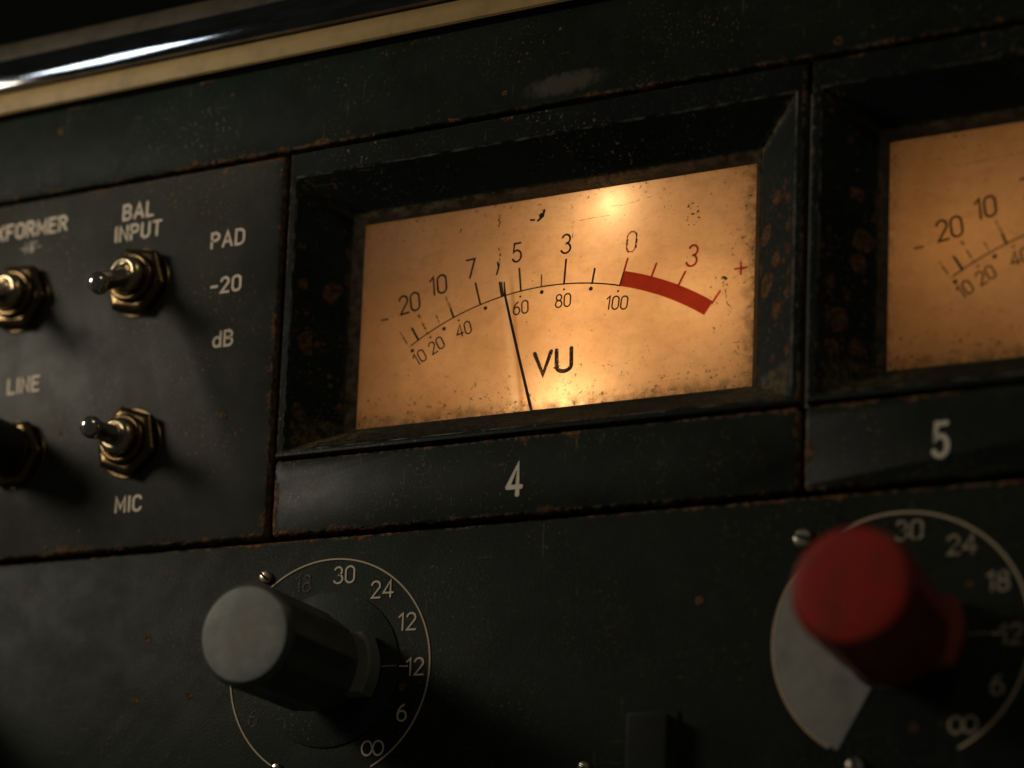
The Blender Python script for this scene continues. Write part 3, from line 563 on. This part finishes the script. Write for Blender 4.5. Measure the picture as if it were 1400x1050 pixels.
# ------------------------------------------------------------------ rotary knobs
def knob(x, z, label, L, body, cap, nib, skirt, sr=1.345):
    t = thing('rotary_knob', label, 'knob', (x, -0.015, z), 'rotary knobs on the control panel')
    sk = lathe('skirt', [(0.0, -0.022), (sr - .012, -0.022), (sr - .004, -0.019), (sr, 0.0), (0, 0)], skirt, t, n=80)
    # pointer nib: a block with a rounded end that reaches over the skirt
    pts = [(0.2, -0.52), (0.88, -0.52)] + arc(0.02, 0, 1.0, 1.0, -30, 30, 12) + [(0.88, 0.52), (0.2, 0.52)]; n = len(pts)
    v = [(px, -0.06, pz) for px, pz in pts] + [(px, -0.40, pz) for px, pz in pts] + [(px * .97, -0.45, pz * .95) for px, pz in pts]
    f = [(k * n + i, k * n + (i + 1) % n, (k + 1) * n + (i + 1) % n, (k + 1) * n + i) for k in range(2) for i in range(n)] + [tuple(range(2 * n, 3 * n)), tuple(range(n))]
    mesh('pointer_nib', v, f, nib, t, smooth=30)
    P = Print(); P.ribbon([(1.04, 0.0), (1.30, 0.0)], 0.022); P.build('index_line', MT['letter_faint'], sk, (0, -0.028, 0))
    P = Print(); P.ribbon([(1.36, -0.01), (1.50, -0.015)], 0.028); P.build('index_tip', MT['letter'], sk, (0, -0.006, 0))
    fl = 10
    def lob(th, y):
        d = min(1, max(0, (-0.45 - y) / 0.2)) * (1 if y > -L + 0.15 else 0.0)
        return 1 - 0.085 * d * abs(sin(fl * th / 2))
    pr = [(0.5, -0.06), (0.70, -0.06), (0.72, -0.40), (0.82, -0.48), (0.86, -0.60), (0.86, -0.9), (0.85, -L + 0.5), (0.852, -L + 0.24), (0.852, -L + 0.17), (0.842, -L + 0.13), (0.83, -L + 0.08), (0.795, -L + 0.03), (0.755, -L)]
    lathe('knob_body', pr, body, t, n=200, lobes=lob, smooth=28)
    lathe('cap', [(0.755, -L), (0.70, -L - 0.012), (0.5, -L - 0.022), (0.2, -L - 0.028), (0, -L - 0.028)], cap, t, n=80, smooth=60)
    return t
knob(1.29, -9.40, 'grey capped dark fluted knob below the number 4', 2.72, MT['dark_plastic'], MT['grey_cap'], MT['nib_plastic'], MT['darkplate'])
knob(10.92, -9.38, 'blurred red knob below the number 5', 3.2, MT['red_body'], MT['red_plastic'], MT['red_nib'], MT['darkplate'], 0.84)
knob(-7.6, -9.40, 'grey capped dark knob at the far left, just beyond the edge of the photo', 2.72, MT['dark_plastic'], MT['grey_cap'], MT['nib_plastic'], MT['darkplate'])

# slide cap at the bottom edge
sl = thing('push_button', 'dark rectangular button standing proud of the panel at the lower edge', 'button', (7.1, 0, -11.6))
bm = bmesh.new(); box(bm, -0.33, 0.33, -0.26, 0.0, -1.6, 1.17, 0.035, 3); bmobj('button_cap', bm, plastic('button_plastic', (0.010, 0.0125, 0.0105), 0.65, (0.04, 0.035, 0.022), 0.25, 0.15), sl)
bm = bmesh.new(); box(bm, -0.42, 0.44, -0.045, 0.0, -1.7, 1.25, 0.02, 2); bmobj('surround', bm, MT['darkplate'], sl)

# ------------------------------------------------------------------ hood with brass strip over the rail
hd = thing('console_hood', 'blurred glossy dark hood edged with a brass strip along the top', 'hood', (6, -0.6, 1.8))
def extrude(name, prof, mat, x0=-11, x1=22, smooth=50):
    n = len(prof); v = [(x0, y, z) for y, z in prof] + [(x1, y, z) for y, z in prof]
    f = [(i, (i + 1) % n, n + (i + 1) % n, n + i) for i in range(n)] + [tuple(range(n)), tuple(range(2 * n - 1, n - 1, -1))]
    return mesh(name, v, f, mat, hd, -hd.location, smooth)
extrude('brass_strip', [(-0.070, 1.750), (-0.120, 1.735), (-0.155, 1.760), (-0.160, 1.950), (-0.155, 2.120), (-0.120, 2.150), (-0.070, 2.150)], plastic('brass_strip_metal', (0.34, 0.225, 0.088), 0.5, (0.17, 0.115, 0.05), 0.5, 0.3))
nm_ = NT('dark_gloss'); MT['gloss'] = nm_.done(nm_.bsdf(nm_.mix(nm_.ramp(nm_.noise(2, 5, 0.6, vec=nm_.mapping((0.5, 1, 4))), 0.35, 0.65), (0.20, 0.20, 0.21), (0.12, 0.12, 0.12)), nm_.mixf(nm_.noise(3, 4), 0.04, 0.08), 1.0, nm_.bump(nm_.noise(7, 4, 0.6, vec=nm_.mapping((0.25, 1, 1))), 0.05, 0.02)))
cy, cz, rr = 0.53, 2.45, 0.85
extrude('glossy_rail', [(0.480, 2.150)] + [(cy - rr * cos(RAD(a)), cz + rr * sin(RAD(a))) for a in range(-20, 21, 2)] + [(0.480, 2.740)], MT['gloss'], smooth=60)
extrude('upper_brass_strip', [(0.18, 2.75), (-0.13, 2.75), (-0.15, 2.78), (-0.145, 3.10), (-0.12, 3.16), (0.18, 3.17)], plastic('shaded_brass', (0.045, 0.034, 0.018), 0.6, (0.018, 0.014, 0.009), 0.8, 0.15))  # brass darkened in its colour to read as a strip out of the light
extrude('hood_panel', [(-0.015, 1.66), (-0.045, 1.685), (-0.06, 1.76), (-0.06, 2.15), (0.48, 2.16), (0.48, 2.735), (0.20, 2.75), (0.20, 3.175), (-0.07, 3.18), (-0.02, 6.15), (0.55, 6.15), (0.55, 1.90), (-0.015, 1.89)], plastic('hood_paint', (0.003, 0.0035, 0.003), 0.8, (0.004, 0.004, 0.003), 0.3, 0.0))
